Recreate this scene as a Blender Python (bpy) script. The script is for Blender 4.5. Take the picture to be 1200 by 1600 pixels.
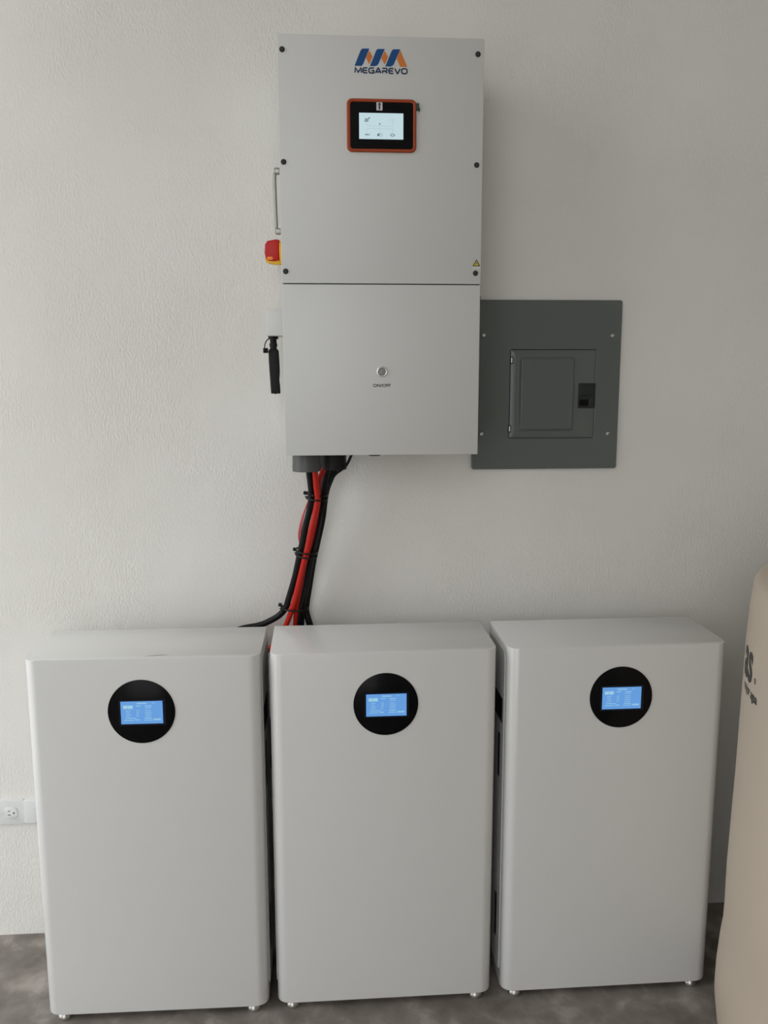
import bpy, bmesh, math, random
from mathutils import Vector, Matrix

scene = bpy.context.scene
for _o in list(bpy.data.objects):
    bpy.data.objects.remove(_o, do_unlink=True)
COL = scene.collection
random.seed(4)

# ---------------------------------------------------------------- camera
CAM_LOC = Vector((-0.1318, -2.1927, 1.5099))
YAW, PITCH, ROLL, FPX = 0.0696, 0.1599, -0.0016, 1339.17
fw = Vector((math.sin(YAW)*math.cos(PITCH), math.cos(YAW)*math.cos(PITCH), -math.sin(PITCH)))
rt = Vector((math.cos(YAW), -math.sin(YAW), 0))
up = rt.cross(fw)
r2 = rt*math.cos(ROLL) + up*math.sin(ROLL)
u2 = up*math.cos(ROLL) - rt*math.sin(ROLL)
cd = bpy.data.cameras.new('camera')
cam = bpy.data.objects.new('camera', cd)
COL.objects.link(cam)
m3 = Matrix((r2, u2, -fw)).transposed()
cam.matrix_world = Matrix.Translation(CAM_LOC) @ m3.to_4x4()
cd.sensor_fit = 'VERTICAL'
cd.sensor_height = 32.0
cd.sensor_width = 24.0
cd.lens = FPX/1600.0*32.0
cd.clip_start = 0.02
scene.camera = cam

# ---------------------------------------------------------------- sky (bright overcast daylight)
world = bpy.data.worlds.new('overcast_sky')
scene.world = world
world.use_nodes = True
bg = world.node_tree.nodes['Background']
bg.inputs[0].default_value = (0.955, 0.985, 0.995, 1)
# luminance of a standard overcast sky: the zenith three times as bright as the horizon
_nt = world.node_tree
_tc = _nt.nodes.new('ShaderNodeTexCoord')
_sp = _nt.nodes.new('ShaderNodeSeparateXYZ')
_mr = _nt.nodes.new('ShaderNodeMapRange')
_mr.inputs['From Min'].default_value = 0.0
_mr.inputs['From Max'].default_value = 1.0
_mr.inputs['To Min'].default_value = 0.65
_mr.inputs['To Max'].default_value = 1.95
_nt.links.new(_tc.outputs['Generated'], _sp.inputs[0])
_nt.links.new(_sp.outputs['Z'], _mr.inputs['Value'])
_nt.links.new(_mr.outputs['Result'], bg.inputs[1])

# portal in the garage opening: emits nothing, only guides the sampling of the sky
OPEN_Y0, OPEN_Y1, OPEN_Z1, LEFT_X = -2.0, 0.0, 3.5, -2.4
pl = bpy.data.lights.new('doorway_portal', 'AREA')
pl.shape = 'RECTANGLE'
pl.size = OPEN_Z1
pl.size_y = OPEN_Y1 - OPEN_Y0
pl.cycles.is_portal = True
plo = bpy.data.objects.new('doorway_portal', pl)
COL.objects.link(plo)
plo.location = (LEFT_X - 0.02, (OPEN_Y0 + OPEN_Y1)/2, OPEN_Z1/2)
plo.rotation_euler = (0, -math.pi/2, 0)

pl2 = pl.copy()
pl2.size, pl2.size_y = 2.100, 3.93
plo2 = bpy.data.objects.new('doorway_portal', pl2)
COL.objects.link(plo2)
plo2.location = (-1.3499999999999999, -5.16, 1.965)
plo2.rotation_euler = (math.pi/2, 0, 0)
vs = scene.view_settings
vs.view_transform = 'Standard'
vs.look = 'None'
vs.exposure = 1.54
vs.gamma = 1.0
vs.use_curve_mapping = False


# ---------------------------------------------------------------- materials
def s2l(c):
    return tuple(((v/255.0)/12.92 if v/255.0 <= 0.04045 else ((v/255.0+0.055)/1.055)**2.4) for v in c)


def mat(name, col, rough=0.5, metal=0.0, spec=0.5, emit=None, estr=0.0, noise=None):
    m = bpy.data.materials.new(name)
    m.use_nodes = True
    nt = m.node_tree
    b = nt.nodes['Principled BSDF']
    b.inputs['Base Color'].default_value = (*col, 1)
    b.inputs['Roughness'].default_value = rough
    b.inputs['Metallic'].default_value = metal
    b.inputs['Specular IOR Level'].default_value = spec
    if emit:
        b.inputs['Emission Color'].default_value = (*emit, 1)
        b.inputs['Emission Strength'].default_value = estr
    if noise:
        sc, amt, bump = noise
        tc = nt.nodes.new('ShaderNodeTexCoord')
        n = nt.nodes.new('ShaderNodeTexNoise')
        n.inputs['Scale'].default_value = sc
        n.inputs['Detail'].default_value = 4
        nt.links.new(tc.outputs['Object'], n.inputs['Vector'])
        if amt:
            mx = nt.nodes.new('ShaderNodeMixRGB')
            mx.inputs[1].default_value = (*[c*(1-amt) for c in col], 1)
            mx.inputs[2].default_value = (*[min(1, c*(1+amt)) for c in col], 1)
            nt.links.new(n.outputs['Fac'], mx.inputs[0])
            nt.links.new(mx.outputs[0], b.inputs['Base Color'])
        if bump:
            bp = nt.nodes.new('ShaderNodeBump')
            bp.inputs['Strength'].default_value = bump
            bp.inputs['Distance'].default_value = 0.001
            nt.links.new(n.outputs['Fac'], bp.inputs['Height'])
            nt.links.new(bp.outputs['Normal'], b.inputs['Normal'])
    return m


def wall_material():
    m = bpy.data.materials.new('rough_plaster_white')
    m.use_nodes = True
    nt = m.node_tree
    L = nt.links.new
    b = nt.nodes['Principled BSDF']
    b.inputs['Roughness'].default_value = 0.75
    b.inputs['Specular IOR Level'].default_value = 0.3
    tc = nt.nodes.new('ShaderNodeTexCoord')

    def noise(scale, detail, vec=None, rough=0.5):
        n = nt.nodes.new('ShaderNodeTexNoise')
        n.inputs['Scale'].default_value = scale
        n.inputs['Detail'].default_value = detail
        n.inputs['Roughness'].default_value = rough
        L(vec if vec else tc.outputs['Object'], n.inputs['Vector'])
        return n.outputs['Fac']

    def ramp(src, p0, p1, c0=(0, 0, 0), c1=(1, 1, 1)):
        r = nt.nodes.new('ShaderNodeValToRGB')
        r.color_ramp.elements[0].position = p0
        r.color_ramp.elements[1].position = p1
        r.color_ramp.elements[0].color = (*c0, 1)
        r.color_ramp.elements[1].color = (*c1, 1)
        L(src, r.inputs[0])
        return r.outputs[0]

    def mul(a, bb):
        n = nt.nodes.new('ShaderNodeMath')
        n.operation = 'MULTIPLY'
        for i, v in enumerate((a, bb)):
            if isinstance(v, (int, float)):
                n.inputs[i].default_value = v
            else:
                L(v, n.inputs[i])
        return n.outputs[0]

    def add(a, bb):
        n = nt.nodes.new('ShaderNodeMath')
        n.operation = 'ADD'
        L(a, n.inputs[0])
        L(bb, n.inputs[1])
        return n.outputs[0]
    mp = nt.nodes.new('ShaderNodeMapping')
    mp.inputs['Scale'].default_value = (1.0, 1.0, 0.5)
    mp.inputs['Rotation'].default_value = (0, 0.10, 0)
    L(tc.outputs['Object'], mp.inputs['Vector'])
    fine = noise(200, 3, mp.outputs[0], 0.6)
    med = noise(82, 3, mp.outputs[0], 0.55)
    big = noise(2.6, 3)
    wave = noise(7, 2)
    mask = ramp(big, 0.42, 0.62, (0.20,)*3, (1,)*3)
    pit = ramp(fine, 0.34, 0.60)
    h = add(mul(mul(pit, mask), 0.50), mul(mul(med, mask), 0.42))
    h = add(h, mul(wave, 1.6))
    bp = nt.nodes.new('ShaderNodeBump')
    bp.inputs['Strength'].default_value = 0.45
    bp.inputs['Distance'].default_value = 0.0032
    L(h, bp.inputs['Height'])
    L(bp.outputs['Normal'], b.inputs['Normal'])
    # paint tone, faint smudges of its own
    tone = ramp(noise(1.7, 4), 0.35, 0.68, (0.740, 0.722, 0.685), (0.785, 0.772, 0.745))
    smf = ramp(noise(9.0, 4, mp.outputs[0]), 0.66, 0.80)
    sm2 = ramp(noise(3.1, 2), 0.52, 0.66)
    mx = nt.nodes.new('ShaderNodeMixRGB')
    mx.blend_type = 'MIX'
    L(mul(mul(smf, sm2), 0.5), mx.inputs[0])
    L(tone, mx.inputs[1])
    mx.inputs[2].default_value = (0.50, 0.46, 0.40, 1)
    L(mx.outputs[0], b.inputs['Base Color'])
    return m


def floor_material():
    m = bpy.data.materials.new('stained_concrete')
    m.use_nodes = True
    nt = m.node_tree
    L = nt.links.new
    b = nt.nodes['Principled BSDF']
    tc = nt.nodes.new('ShaderNodeTexCoord')

    def noise(scale, detail, rough=0.55):
        n = nt.nodes.new('ShaderNodeTexNoise')
        n.inputs['Scale'].default_value = scale
        n.inputs['Detail'].default_value = detail
        n.inputs['Roughness'].default_value = rough
        n.inputs['Distortion'].default_value = 0.3
        L(tc.outputs['Object'], n.inputs['Vector'])
        return n.outputs['Fac']
    r = nt.nodes.new('ShaderNodeValToRGB')
    e = r.color_ramp.elements
    e[0].position = 0.33
    e[0].color = (0.165, 0.144, 0.128, 1)
    e[1].position = 0.70
    e[1].color = (0.385, 0.350, 0.320, 1)
    x = e.new(0.52)
    x.color = (0.232, 0.207, 0.187, 1)
    L(noise(13, 6), r.inputs[0])
    r2_ = nt.nodes.new('ShaderNodeValToRGB')
    r2_.color_ramp.elements[0].position = 0.38
    r2_.color_ramp.elements[0].color = (0.72, 0.70, 0.68, 1)
    r2_.color_ramp.elements[1].position = 0.62
    r2_.color_ramp.elements[1].color = (1, 1, 1, 1)
    L(noise(4.5, 4), r2_.inputs[0])
    mx = nt.nodes.new('ShaderNodeMixRGB')
    mx.blend_type = 'MULTIPLY'
    mx.inputs[0].default_value = 1
    L(r.outputs[0], mx.inputs[1])
    L(r2_.outputs[0], mx.inputs[2])
    L(mx.outputs[0], b.inputs['Base Color'])
    b.inputs['Roughness'].default_value = 0.62
    bp = nt.nodes.new('ShaderNodeBump')
    bp.inputs['Strength'].default_value = 0.3
    bp.inputs['Distance'].default_value = 0.002
    L(noise(60, 5), bp.inputs['Height'])
    L(bp.outputs['Normal'], b.inputs['Normal'])
    return m


M = {
    'wall': wall_material(),
    'floor': floor_material(),
    'ceil': mat('ceiling_paint', (0.65, 0.63, 0.61), 0.85, noise=(3, 0.06, 0)),
    'wall_plain': mat('room_wall_paint', (0.76, 0.725, 0.675), 0.85, noise=(3, 0.06, 0)),
    'drive': mat('driveway_concrete', (0.36, 0.35, 0.33), 0.85, noise=(3, 0.15, 0)),
    'inv': mat('inverter_powder_coat', (0.605, 0.605, 0.596), 0.42, noise=(900, 0.02, 0.04)),
    'inv_dark': mat('inverter_seam_gasket', (0.03, 0.03, 0.03), 0.7, noise=(200, 0.1, 0)),
    'bat': mat('battery_powder_coat', (0.655, 0.652, 0.640), 0.24, spec=0.6, noise=(900, 0.02, 0.04)),
    'bat_side': mat('battery_side_steel', (0.610, 0.607, 0.595), 0.45, noise=(900, 0.02, 0.04)),
    'black': mat('black_plastic', (0.006, 0.006, 0.0065), 0.5, spec=0.22, noise=(120, 0.1, 0.05)),
    'blackgloss': mat('black_acrylic', (0.0035, 0.0035, 0.004), 0.2, spec=0.12, noise=(5, 0.05, 0)),
    'cable_black': mat('black_cable_sheath', (0.005, 0.005, 0.0055), 0.45, spec=0.22, noise=(150, 0.1, 0.05)),
    'cable_red': mat('red_cable_sheath', (0.50, 0.018, 0.010), 0.45, spec=0.25, noise=(150, 0.08, 0.05)),
    'wire_pink': mat('thin_red_wire', (0.55, 0.08, 0.10), 0.4, noise=(150, 0.08, 0)),
    'wire_green': mat('green_yellow_wire', (0.30, 0.34, 0.04), 0.5, noise=(40, 0.3, 0)),
    'conduit': mat('grey_pvc', (0.085, 0.086, 0.085), 0.42, spec=0.35, noise=(60, 0.08, 0.03)),
    'conduit_dark': mat('dark_grey_pvc', (0.014, 0.014, 0.014), 0.5, spec=0.25, noise=(60, 0.08, 0.03)),
    'steel': mat('brushed_steel', (0.26, 0.25, 0.23), 0.3, 1.0, noise=(300, 0.08, 0.05)),
    'zinc': mat('zinc_screw', (0.75, 0.74, 0.70), 0.3, 1.0, noise=(300, 0.08, 0)),
    'foot': mat('nickel_foot', (0.45, 0.44, 0.42), 0.35, 1.0, noise=(200, 0.08, 0)),
    'screw': mat('black_oxide_screw', (0.022, 0.023, 0.023), 0.5, spec=0.3, noise=(300, 0.2, 0)),
    'panel': mat('grey_green_enamel', (0.112, 0.128, 0.122), 0.27, noise=(700, 0.03, 0.05)),
    'panel_gap': mat('panel_door_gap', (0.02, 0.022, 0.021), 0.7, noise=(200, 0.1, 0)),
    'latch': mat('latch_dark_plastic', (0.020, 0.025, 0.024), 0.45, spec=0.3, noise=(100, 0.1, 0)),
    'bezel': mat('orange_bezel_plastic', (0.33, 0.055, 0.016), 0.45, spec=0.3, noise=(100, 0.05, 0)),
    'lcd_white': mat('lit_white_lcd', (0.05, 0.05, 0.05), 0.3, emit=(0.70, 0.93, 1.0), estr=0.235, noise=(30, 0.05, 0)),
    'lcd_ink': mat('lcd_dark_pixels', (0.03, 0.05, 0.06), 0.4, emit=(0.25, 0.36, 0.40), estr=0.10, noise=(100, 0.05, 0)),
    'lcd_line': mat('lcd_grey_lines', (0.05, 0.05, 0.05), 0.4, emit=(0.6, 0.78, 0.85), estr=0.19, noise=(100, 0.05, 0)),
    'lcd_blue': mat('lit_blue_lcd', (0.02, 0.03, 0.05), 0.3, emit=(0.165, 0.455, 1.0), estr=0.235, noise=(30, 0.05, 0)),
    'lcd_text': mat('lcd_pale_pixels', (0.05, 0.05, 0.05), 0.3, emit=(0.40, 0.78, 1.0), estr=0.245, noise=(100, 0.05, 0)),
    'lcd_edge': mat('lcd_module_glass', (0.003, 0.006, 0.014), 0.16, spec=0.3, noise=(5, 0.05, 0)),
    'logo_blue': mat('logo_blue_print', (0.006, 0.065, 0.22), 0.5, spec=0.3, noise=(100, 0.05, 0)),
    'logo_navy': mat('logo_navy_print', (0.008, 0.026, 0.075), 0.5, spec=0.3, noise=(100, 0.05, 0)),
    'logo_orange': mat('logo_orange_print', (0.62, 0.17, 0.022), 0.45, noise=(100, 0.05, 0)),
    'ink': mat('black_print', (0.02, 0.02, 0.02), 0.5, noise=(100, 0.05, 0)),
    'paper': mat('white_sticker', (0.62, 0.60, 0.60), 0.6, noise=(100, 0.03, 0)),
    'arrow': mat('navy_arrow_print', (0.01, 0.01, 0.05), 0.5, noise=(100, 0.05, 0)),
    'yellow': mat('warning_yellow', (0.55, 0.43, 0.02), 0.5, noise=(100, 0.05, 0)),
    'yplastic': mat('yellow_plastic', (0.72, 0.42, 0.012), 0.4, noise=(100, 0.03, 0)),
    'rplastic': mat('red_plastic', (0.44, 0.010, 0.010), 0.4, spec=0.3, noise=(100, 0.03, 0)),
    'orange_mark': mat('orange_switch_mark', (0.85, 0.25, 0.02), 0.5, noise=(100, 0.03, 0)),
    'green_term': mat('dark_green_connector', (0.008, 0.045, 0.030), 0.45, noise=(100, 0.1, 0)),
    'outlet': mat('white_outlet_plastic', (0.68, 0.69, 0.69), 0.4, noise=(100, 0.02, 0)),
    'tank': mat('beige_polyethylene', (0.480, 0.405, 0.325), 0.45, noise=(4, 0.05, 0.0)),
    'button': mat('grey_button_cap', (0.24, 0.24, 0.23), 0.35, 0.0, noise=(100, 0.05, 0)),
    'stone': mat('concrete_crumb', (0.30, 0.28, 0.26), 0.9, noise=(100, 0.2, 0.3)),
}


# ---------------------------------------------------------------- helpers
def link(name, mesh, material, parent=None):
    o = bpy.data.objects.new(name, mesh)
    COL.objects.link(o)
    if parent is not None:
        o.parent = parent
    if material is not None:
        if not mesh.materials:
            mesh.materials.append(material)
    return o


def obj(name, bm, material, parent=None, smooth=None, origin=None):
    """bm in the parent's local space (or world when there is no parent)"""
    bmesh.ops.recalc_face_normals(bm, faces=bm.faces)
    me = bpy.data.meshes.new(name)
    if origin is not None:
        bmesh.ops.translate(bm, verts=bm.verts, vec=-Vector(origin))
    bm.to_mesh(me)
    bm.free()
    if smooth:
        for p in me.polygons:
            p.use_smooth = True
        try:
            me.set_sharp_from_angle(angle=math.radians(smooth))
        except Exception:
            pass
    o = link(name, me, material, parent)
    if origin is not None:
        o.location = origin
    return o


def tag(o, label=None, cat=None, group=None, kind=None):
    if label:
        o['label'] = label
    if cat:
        o['category'] = cat
    if group:
        o['group'] = group
    if kind:
        o['kind'] = kind
    return o


def empty(name, loc, label, cat, group=None, rz=0.0):
    o = bpy.data.objects.new(name, None)
    COL.objects.link(o)
    o.location = loc
    o.rotation_euler = (0, 0, rz)
    o.empty_display_size = 0.05
    return tag(o, label, cat, group)


def box(bm, x0, x1, y0, y1, z0, z1, bevel=0.0, seg=2):
    mt = Matrix.Translation(((x0+x1)/2, (y0+y1)/2, (z0+z1)/2)) @ Matrix.Diagonal((x1-x0, y1-y0, z1-z0, 1))
    r = bmesh.ops.create_cube(bm, size=1, matrix=mt)
    if bevel > 0:
        es = list({e for v in r['verts'] for e in v.link_edges})
        bmesh.ops.bevel(bm, geom=es, offset=bevel, segments=seg, affect='EDGES', profile=0.5)
    return bm


def B(*a, **k):
    return box(bmesh.new(), *a, **k)


def cyl(bm, c, r0, r1, h, axis='z', n=24, bevel=0.0):
    """centre c = base centre, grows along +axis"""
    rot = {'z': Matrix(), 'y': Matrix.Rotation(-math.pi/2, 4, 'X'), '-y': Matrix.Rotation(math.pi/2, 4, 'X'),
           'x': Matrix.Rotation(math.pi/2, 4, 'Y'), '-x': Matrix.Rotation(-math.pi/2, 4, 'Y'),
           '-z': Matrix.Rotation(math.pi, 4, 'X')}[axis]
    mt = Matrix.Translation(c) @ rot @ Matrix.Translation((0, 0, h/2))
    r = bmesh.ops.create_cone(bm, cap_ends=True, segments=n, radius1=r0, radius2=r1, depth=h, matrix=mt)
    if bevel:
        d = (mt.to_3x3() @ Vector((0, 0, 1))).normalized()
        top = mt @ Vector((0, 0, h/2))
        es = [e for e in {e for v in r['verts'] for e in v.link_edges}
              if all(abs((v.co-top).dot(d)) < 1e-6 for v in e.verts)]
        bmesh.ops.bevel(bm, geom=es, offset=bevel, segments=2, affect='EDGES', profile=0.5)
    return bm


def rrect(x0, x1, z0, z1, r, n=5):
    pts = []
    for cx, cz, a0 in ((x1-r, z1-r, 0), (x0+r, z1-r, 90), (x0+r, z0+r, 180), (x1-r, z0+r, 270)):
        for i in range(n+1):
            a = math.radians(a0 + 90*i/n)
            pts.append((cx+r*math.cos(a), cz+r*math.sin(a)))
    return pts


def prism_y(bm, pts, y0, y1, bevel=0.0, seg=2):
    """outline in x,z extruded from y0 (front) to y1"""
    v0 = [bm.verts.new((x, y0, z)) for x, z in pts]
    v1 = [bm.verts.new((x, y1, z)) for x, z in pts]
    n = len(pts)
    f = bm.faces.new(v0)
    bm.faces.new(list(reversed(v1)))
    for i in range(n):
        bm.faces.new((v0[i], v1[i], v1[(i+1) % n], v0[(i+1) % n]))
    if bevel:
        bmesh.ops.bevel(bm, geom=list(f.edges), offset=bevel, segments=seg, affect='EDGES', profile=0.5)
    return bm


def prism_z(bm, pts, z0, z1, bevel=0.0):
    v0 = [bm.verts.new((x, y, z0)) for x, y in pts]
    v1 = [bm.verts.new((x, y, z1)) for x, y in pts]
    n = len(pts)
    f0 = bm.faces.new(list(reversed(v0)))
    f1 = bm.faces.new(v1)
    for i in range(n):
        bm.faces.new((v0[i], v0[(i+1) % n], v1[(i+1) % n], v1[i]))
    if bevel:
        bmesh.ops.bevel(bm, geom=list(f0.edges)+list(f1.edges), offset=bevel, segments=2, affect='EDGES', profile=0.5)
    return bm


def ring_y(bm, outer, inner, y0, y1, bevel=0.0):
    """frame between two outlines with the same point count"""
    n = len(outer)
    a = [bm.verts.new((x, y0, z)) for x, z in outer]
    b = [bm.verts.new((x, y0, z)) for x, z in inner]
    c = [bm.verts.new((x, y1, z)) for x, z in outer]
    d = [bm.verts.new((x, y1, z)) for x, z in inner]
    for i in range(n):
        j = (i+1) % n
        bm.faces.new((a[i], a[j], b[j], b[i]))
        bm.faces.new((c[i], d[i], d[j], c[j]))
        bm.faces.new((a[i], c[i], c[j], a[j]))
        bm.faces.new((b[i], b[j], d[j], d[i]))
    if bevel:
        bm.edges.ensure_lookup_table()
        s = set(a) | set(b)
        es = [e for e in bm.edges if (e.verts[0] in a and e.verts[1] in a) or (e.verts[0] in b and e.verts[1] in b)]
        bmesh.ops.bevel(bm, geom=es, offset=bevel, segments=2, affect='EDGES', profile=0.5)
    return bm


def spline(pts, sub=6):
    P = [Vector(p) for p in pts]
    P = [2*P[0]-P[1]] + P + [2*P[-1]-P[-2]]
    out = []
    for i in range(1, len(P)-2):
        p0, p1, p2, p3 = P[i-1:i+3]
        for k in range(sub):
            t = k/sub
            out.append(0.5*((2*p1)+(p2-p0)*t+(2*p0-5*p1+4*p2-p3)*t*t+(3*p1-p0-3*p2+p3)*t**3))
    out.append(P[-2])
    return out


def tube(bm, pts, r, n=10, closed=False):
    P = [Vector(p) for p in pts]
    N = len(P)
    tans = []
    for i in range(N):
        if closed:
            t = P[(i+1) % N]-P[i-1]
        else:
            t = P[min(i+1, N-1)]-P[max(i-1, 0)]
        tans.append(t.normalized())
    nrm = tans[0].orthogonal().normalized()
    rings = []
    for i in range(N):
        t = tans[i]
        nrm = (nrm - t*nrm.dot(t)).normalized()
        bn = t.cross(nrm)
        rr = r(i/(N-1)) if callable(r) else r
        rings.append([bm.verts.new(P[i]+rr*(math.cos(2*math.pi*k/n)*nrm+math.sin(2*math.pi*k/n)*bn)) for k in range(n)])
    m = N if closed else N-1
    for i in range(m):
        a, b = rings[i], rings[(i+1) % N]
        off = 0
        if closed and i == N-1:
            off = min(range(n), key=lambda k: (a[0].co-b[k].co).length)
        for k in range(n):
            bm.faces.new((a[k], a[(k+1) % n], b[(k+1+off) % n], b[(k+off) % n]))
    if not closed:
        bm.faces.new(list(reversed(rings[0])))
        bm.faces.new(rings[-1])
    return bm


def lathe(bm, prof, n=64, cap=True):
    rings = [[bm.verts.new((r*math.cos(2*math.pi*k/n), r*math.sin(2*math.pi*k/n), z)) for k in range(n)] for r, z in prof]
    for a, b in zip(rings, rings[1:]):
        for k in range(n):
            bm.faces.new((a[k], a[(k+1) % n], b[(k+1) % n], b[k]))
    if cap:
        bm.faces.new(list(reversed(rings[0])))
        bm.faces.new(rings[-1])
    return bm


def flat(bm, pts, y):
    """flat print in the x,z plane, facing the room"""
    f = bm.faces.new([bm.verts.new((x, y, z)) for x, z in pts])
    return f


def quad(bm, x0, x1, z0, z1, y):
    return flat(bm, [(x0, z0), (x1, z0), (x1, z1), (x0, z1)], y)


def stroke(bm, pts, w, y, closed=False):
    """flat ribbon of width w with mitred corners in the x,z plane"""
    P = [Vector((p[0], p[1])) for p in pts]
    n = len(P)
    L, R = [], []
    for i in range(n):
        if closed:
            a, b = (P[i]-P[i-1]).normalized(), (P[(i+1) % n]-P[i]).normalized()
        else:
            a = (P[i]-P[i-1]).normalized() if i else (P[1]-P[0]).normalized()
            b = (P[i+1]-P[i]).normalized() if i < n-1 else a
        na, nb = Vector((-a.y, a.x)), Vector((-b.y, b.x))
        m = (na+nb).normalized()
        k = min(w/2/max(0.35, m.dot(na)), w)
        L.append(bm.verts.new((P[i].x+m.x*k, y, P[i].y+m.y*k)))
        R.append(bm.verts.new((P[i].x-m.x*k, y, P[i].y-m.y*k)))
    for i in range(n if closed else n-1):
        j = (i+1) % n
        bm.faces.new((L[i], L[j], R[j], R[i]))


def text_bm(s, size, bold=0.0, sx=1.0):
    cu = bpy.data.curves.new('lettering', 'FONT')
    cu.body = s
    cu.size = size
    cu.offset = bold
    cu.align_x = 'CENTER'
    cu.resolution_u = 4
    to = bpy.data.objects.new('lettering_tmp', cu)
    COL.objects.link(to)
    bpy.context.view_layer.update()
    dg = bpy.context.evaluated_depsgraph_get()
    me = bpy.data.meshes.new_from_object(to.evaluated_get(dg))
    bm = bmesh.new()
    bm.from_mesh(me)
    bpy.data.objects.remove(to)
    bpy.data.curves.remove(cu)
    bpy.data.meshes.remove(me)
    for v in bm.verts:
        v.co = Vector((v.co.x*sx, 0, v.co.y))
    return bm


# ================================================================ the room
RX, FY, CZ = 2.2, -5.0, 3.93
GX = -0.3
tag(obj('floor', B(LEFT_X-0.15, RX+0.15, FY-0.15, 0.15, -0.12, 0.0), M['floor']), kind='structure')
tag(obj('wall_back', B(LEFT_X-0.15, RX+0.15, 0.0, 0.15, 0.0, CZ), M['wall']), kind='structure')
tag(obj('ceiling', B(LEFT_X-0.15, RX+0.15, FY-0.15, 0.15, CZ, CZ+0.12), M['ceil']), kind='structure')
tag(obj('wall_right', B(RX, RX+0.15, FY, 0.0, 0.0, CZ), M['wall_plain']), kind='structure')
tag(obj('wall_front', B(GX, RX+0.15, FY-0.15, FY, 0.0, CZ), M['wall_plain']), kind='structure')
bm = bmesh.new()
box(bm, LEFT_X-0.15, LEFT_X, FY, OPEN_Y0, 0, CZ)
box(bm, LEFT_X-0.15, LEFT_X, OPEN_Y0, OPEN_Y1, OPEN_Z1, CZ)
tag(obj('wall_left', bm, M['wall_plain']), kind='structure')
tag(obj('floor_driveway', B(-14, 10, -14, 5, -0.26, -0.121), M['drive']), kind='structure')

# ================================================================ inverter
IW, IY, IZB, IZS, IZT = 0.22, -0.2491, 1.3273, 1.7053, 2.2146
inv = empty('inverter', (0, 0, IZB), 'tall white wall-mounted inverter cabinet with small lit screen above the batteries', 'inverter')
IO = Vector((0, 0, IZB))


def ipart(name, bm, m, parent=None, smooth=None):
    bmesh.ops.translate(bm, verts=bm.verts, vec=-IO)
    return obj(name, bm, m, parent or inv, smooth)


bm = B(-IW+0.002, IW-0.002, IY+0.022, -0.03, IZB+0.002, IZT-0.002, bevel=0.003)
ipart('cabinet_body', bm, M['inv'], smooth=30)
for z0 in (IZB+0.12, IZT-0.18):
    ipart('wall_bracket', B(-0.17, 0.17, -0.035, -0.001, z0, z0+0.06), M['steel'])
ipart('upper_cover', B(-IW, IW, IY, IY+0.028, IZS+0.0011, IZT, bevel=0.0016), M['inv'], smooth=30)
ipart('lower_cover', B(-IW+0.0005, IW-0.0005, IY, IY+0.028, IZB, IZS-0.0011, bevel=0.0016), M['inv'], smooth=30)
ipart('seam_gasket', B(-IW+0.004, IW-0.004, IY+0.003, IY+0.027, IZS-0.004, IZS+0.004), M['inv_dark'])

# cover screws
sbm = bmesh.new()
cyl(sbm, (0, 0, 0), 0.0060, 0.0052, 0.0022, '-y', 20, bevel=0.0005)
s_me = None
for (x, z) in ((-0.2098, 2.1837), (0.2065, 2.1832), (-0.2110, 1.9587), (0.2073, 1.9582), (-0.2109, 1.7313), (0.2081, 1.7299)):
    if s_me is None:
        o = obj('cover_screw', sbm, M['screw'], inv, 40)
        s_me = o.data
        hb = bmesh.new()
        cyl(hb, (0, -0.00222, 0), 0.0024, 0.0024, 0.0003, '-y', 6)
        h = obj('hex_socket', hb, M['inv_dark'], o)
        h_me = h.data
    else:
        o = link('cover_screw', s_me, None, inv)
        link('hex_socket', h_me, None, o)
    o.location = (x, IY, z-IZB)

# emblem: three blue slanted bands with orange folds (x,z in world, measured)
EX, EZ = -0.0575, 2.1545
ew, eh = 0.113, 0.0345      # emblem box


def E_(u, v):
    return (EX+u*ew, EZ+v*eh)


yb = IY-0.0004


def arc_band(u0):
    """blue band: slanted, rounded at the upper left and lower right"""
    pts = [(u0, 0.0), (u0+0.095, 0.0), (u0+0.13, 0.04), (u0+0.155, 0.12), (u0+0.27, 0.93), (u0+0.285, 1.0),
           (u0+0.165, 1.0), (u0+0.135, 0.97), (u0+0.115, 0.88)]
    return pts


for i, u0 in enumerate((0.0, 0.29, 0.58)):
    bm = bmesh.new()
    pts = arc_band(u0)
    if i == 0:
        pts[1:4] = [(u0+0.14, 0.0), (u0+0.145, 0.04), (u0+0.165, 0.13)]
    flat(bm, [E_(*p) for p in pts], yb)
    ipart('emblem_blue_band', bm, M['logo_blue'])
for i, u0 in enumerate((0.215, 0.505)):
    bm = bmesh.new()
    flat(bm, [E_(*p) for p in ((u0, 0.48), (u0+0.062, 0.10), (u0+0.125, 0.55), (u0+0.062, 0.90))], yb)
    ipart('emblem_orange_fold', bm, M['logo_orange'])
bm = bmesh.new()
flat(bm, [E_(*p) for p in ((0.795, 0.45), (0.86, 0.0), (0.995, 0.0), (0.862, 0.93), (0.85, 0.90))], yb)
ipart('emblem_orange_fold', bm, M['logo_orange'])

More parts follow.
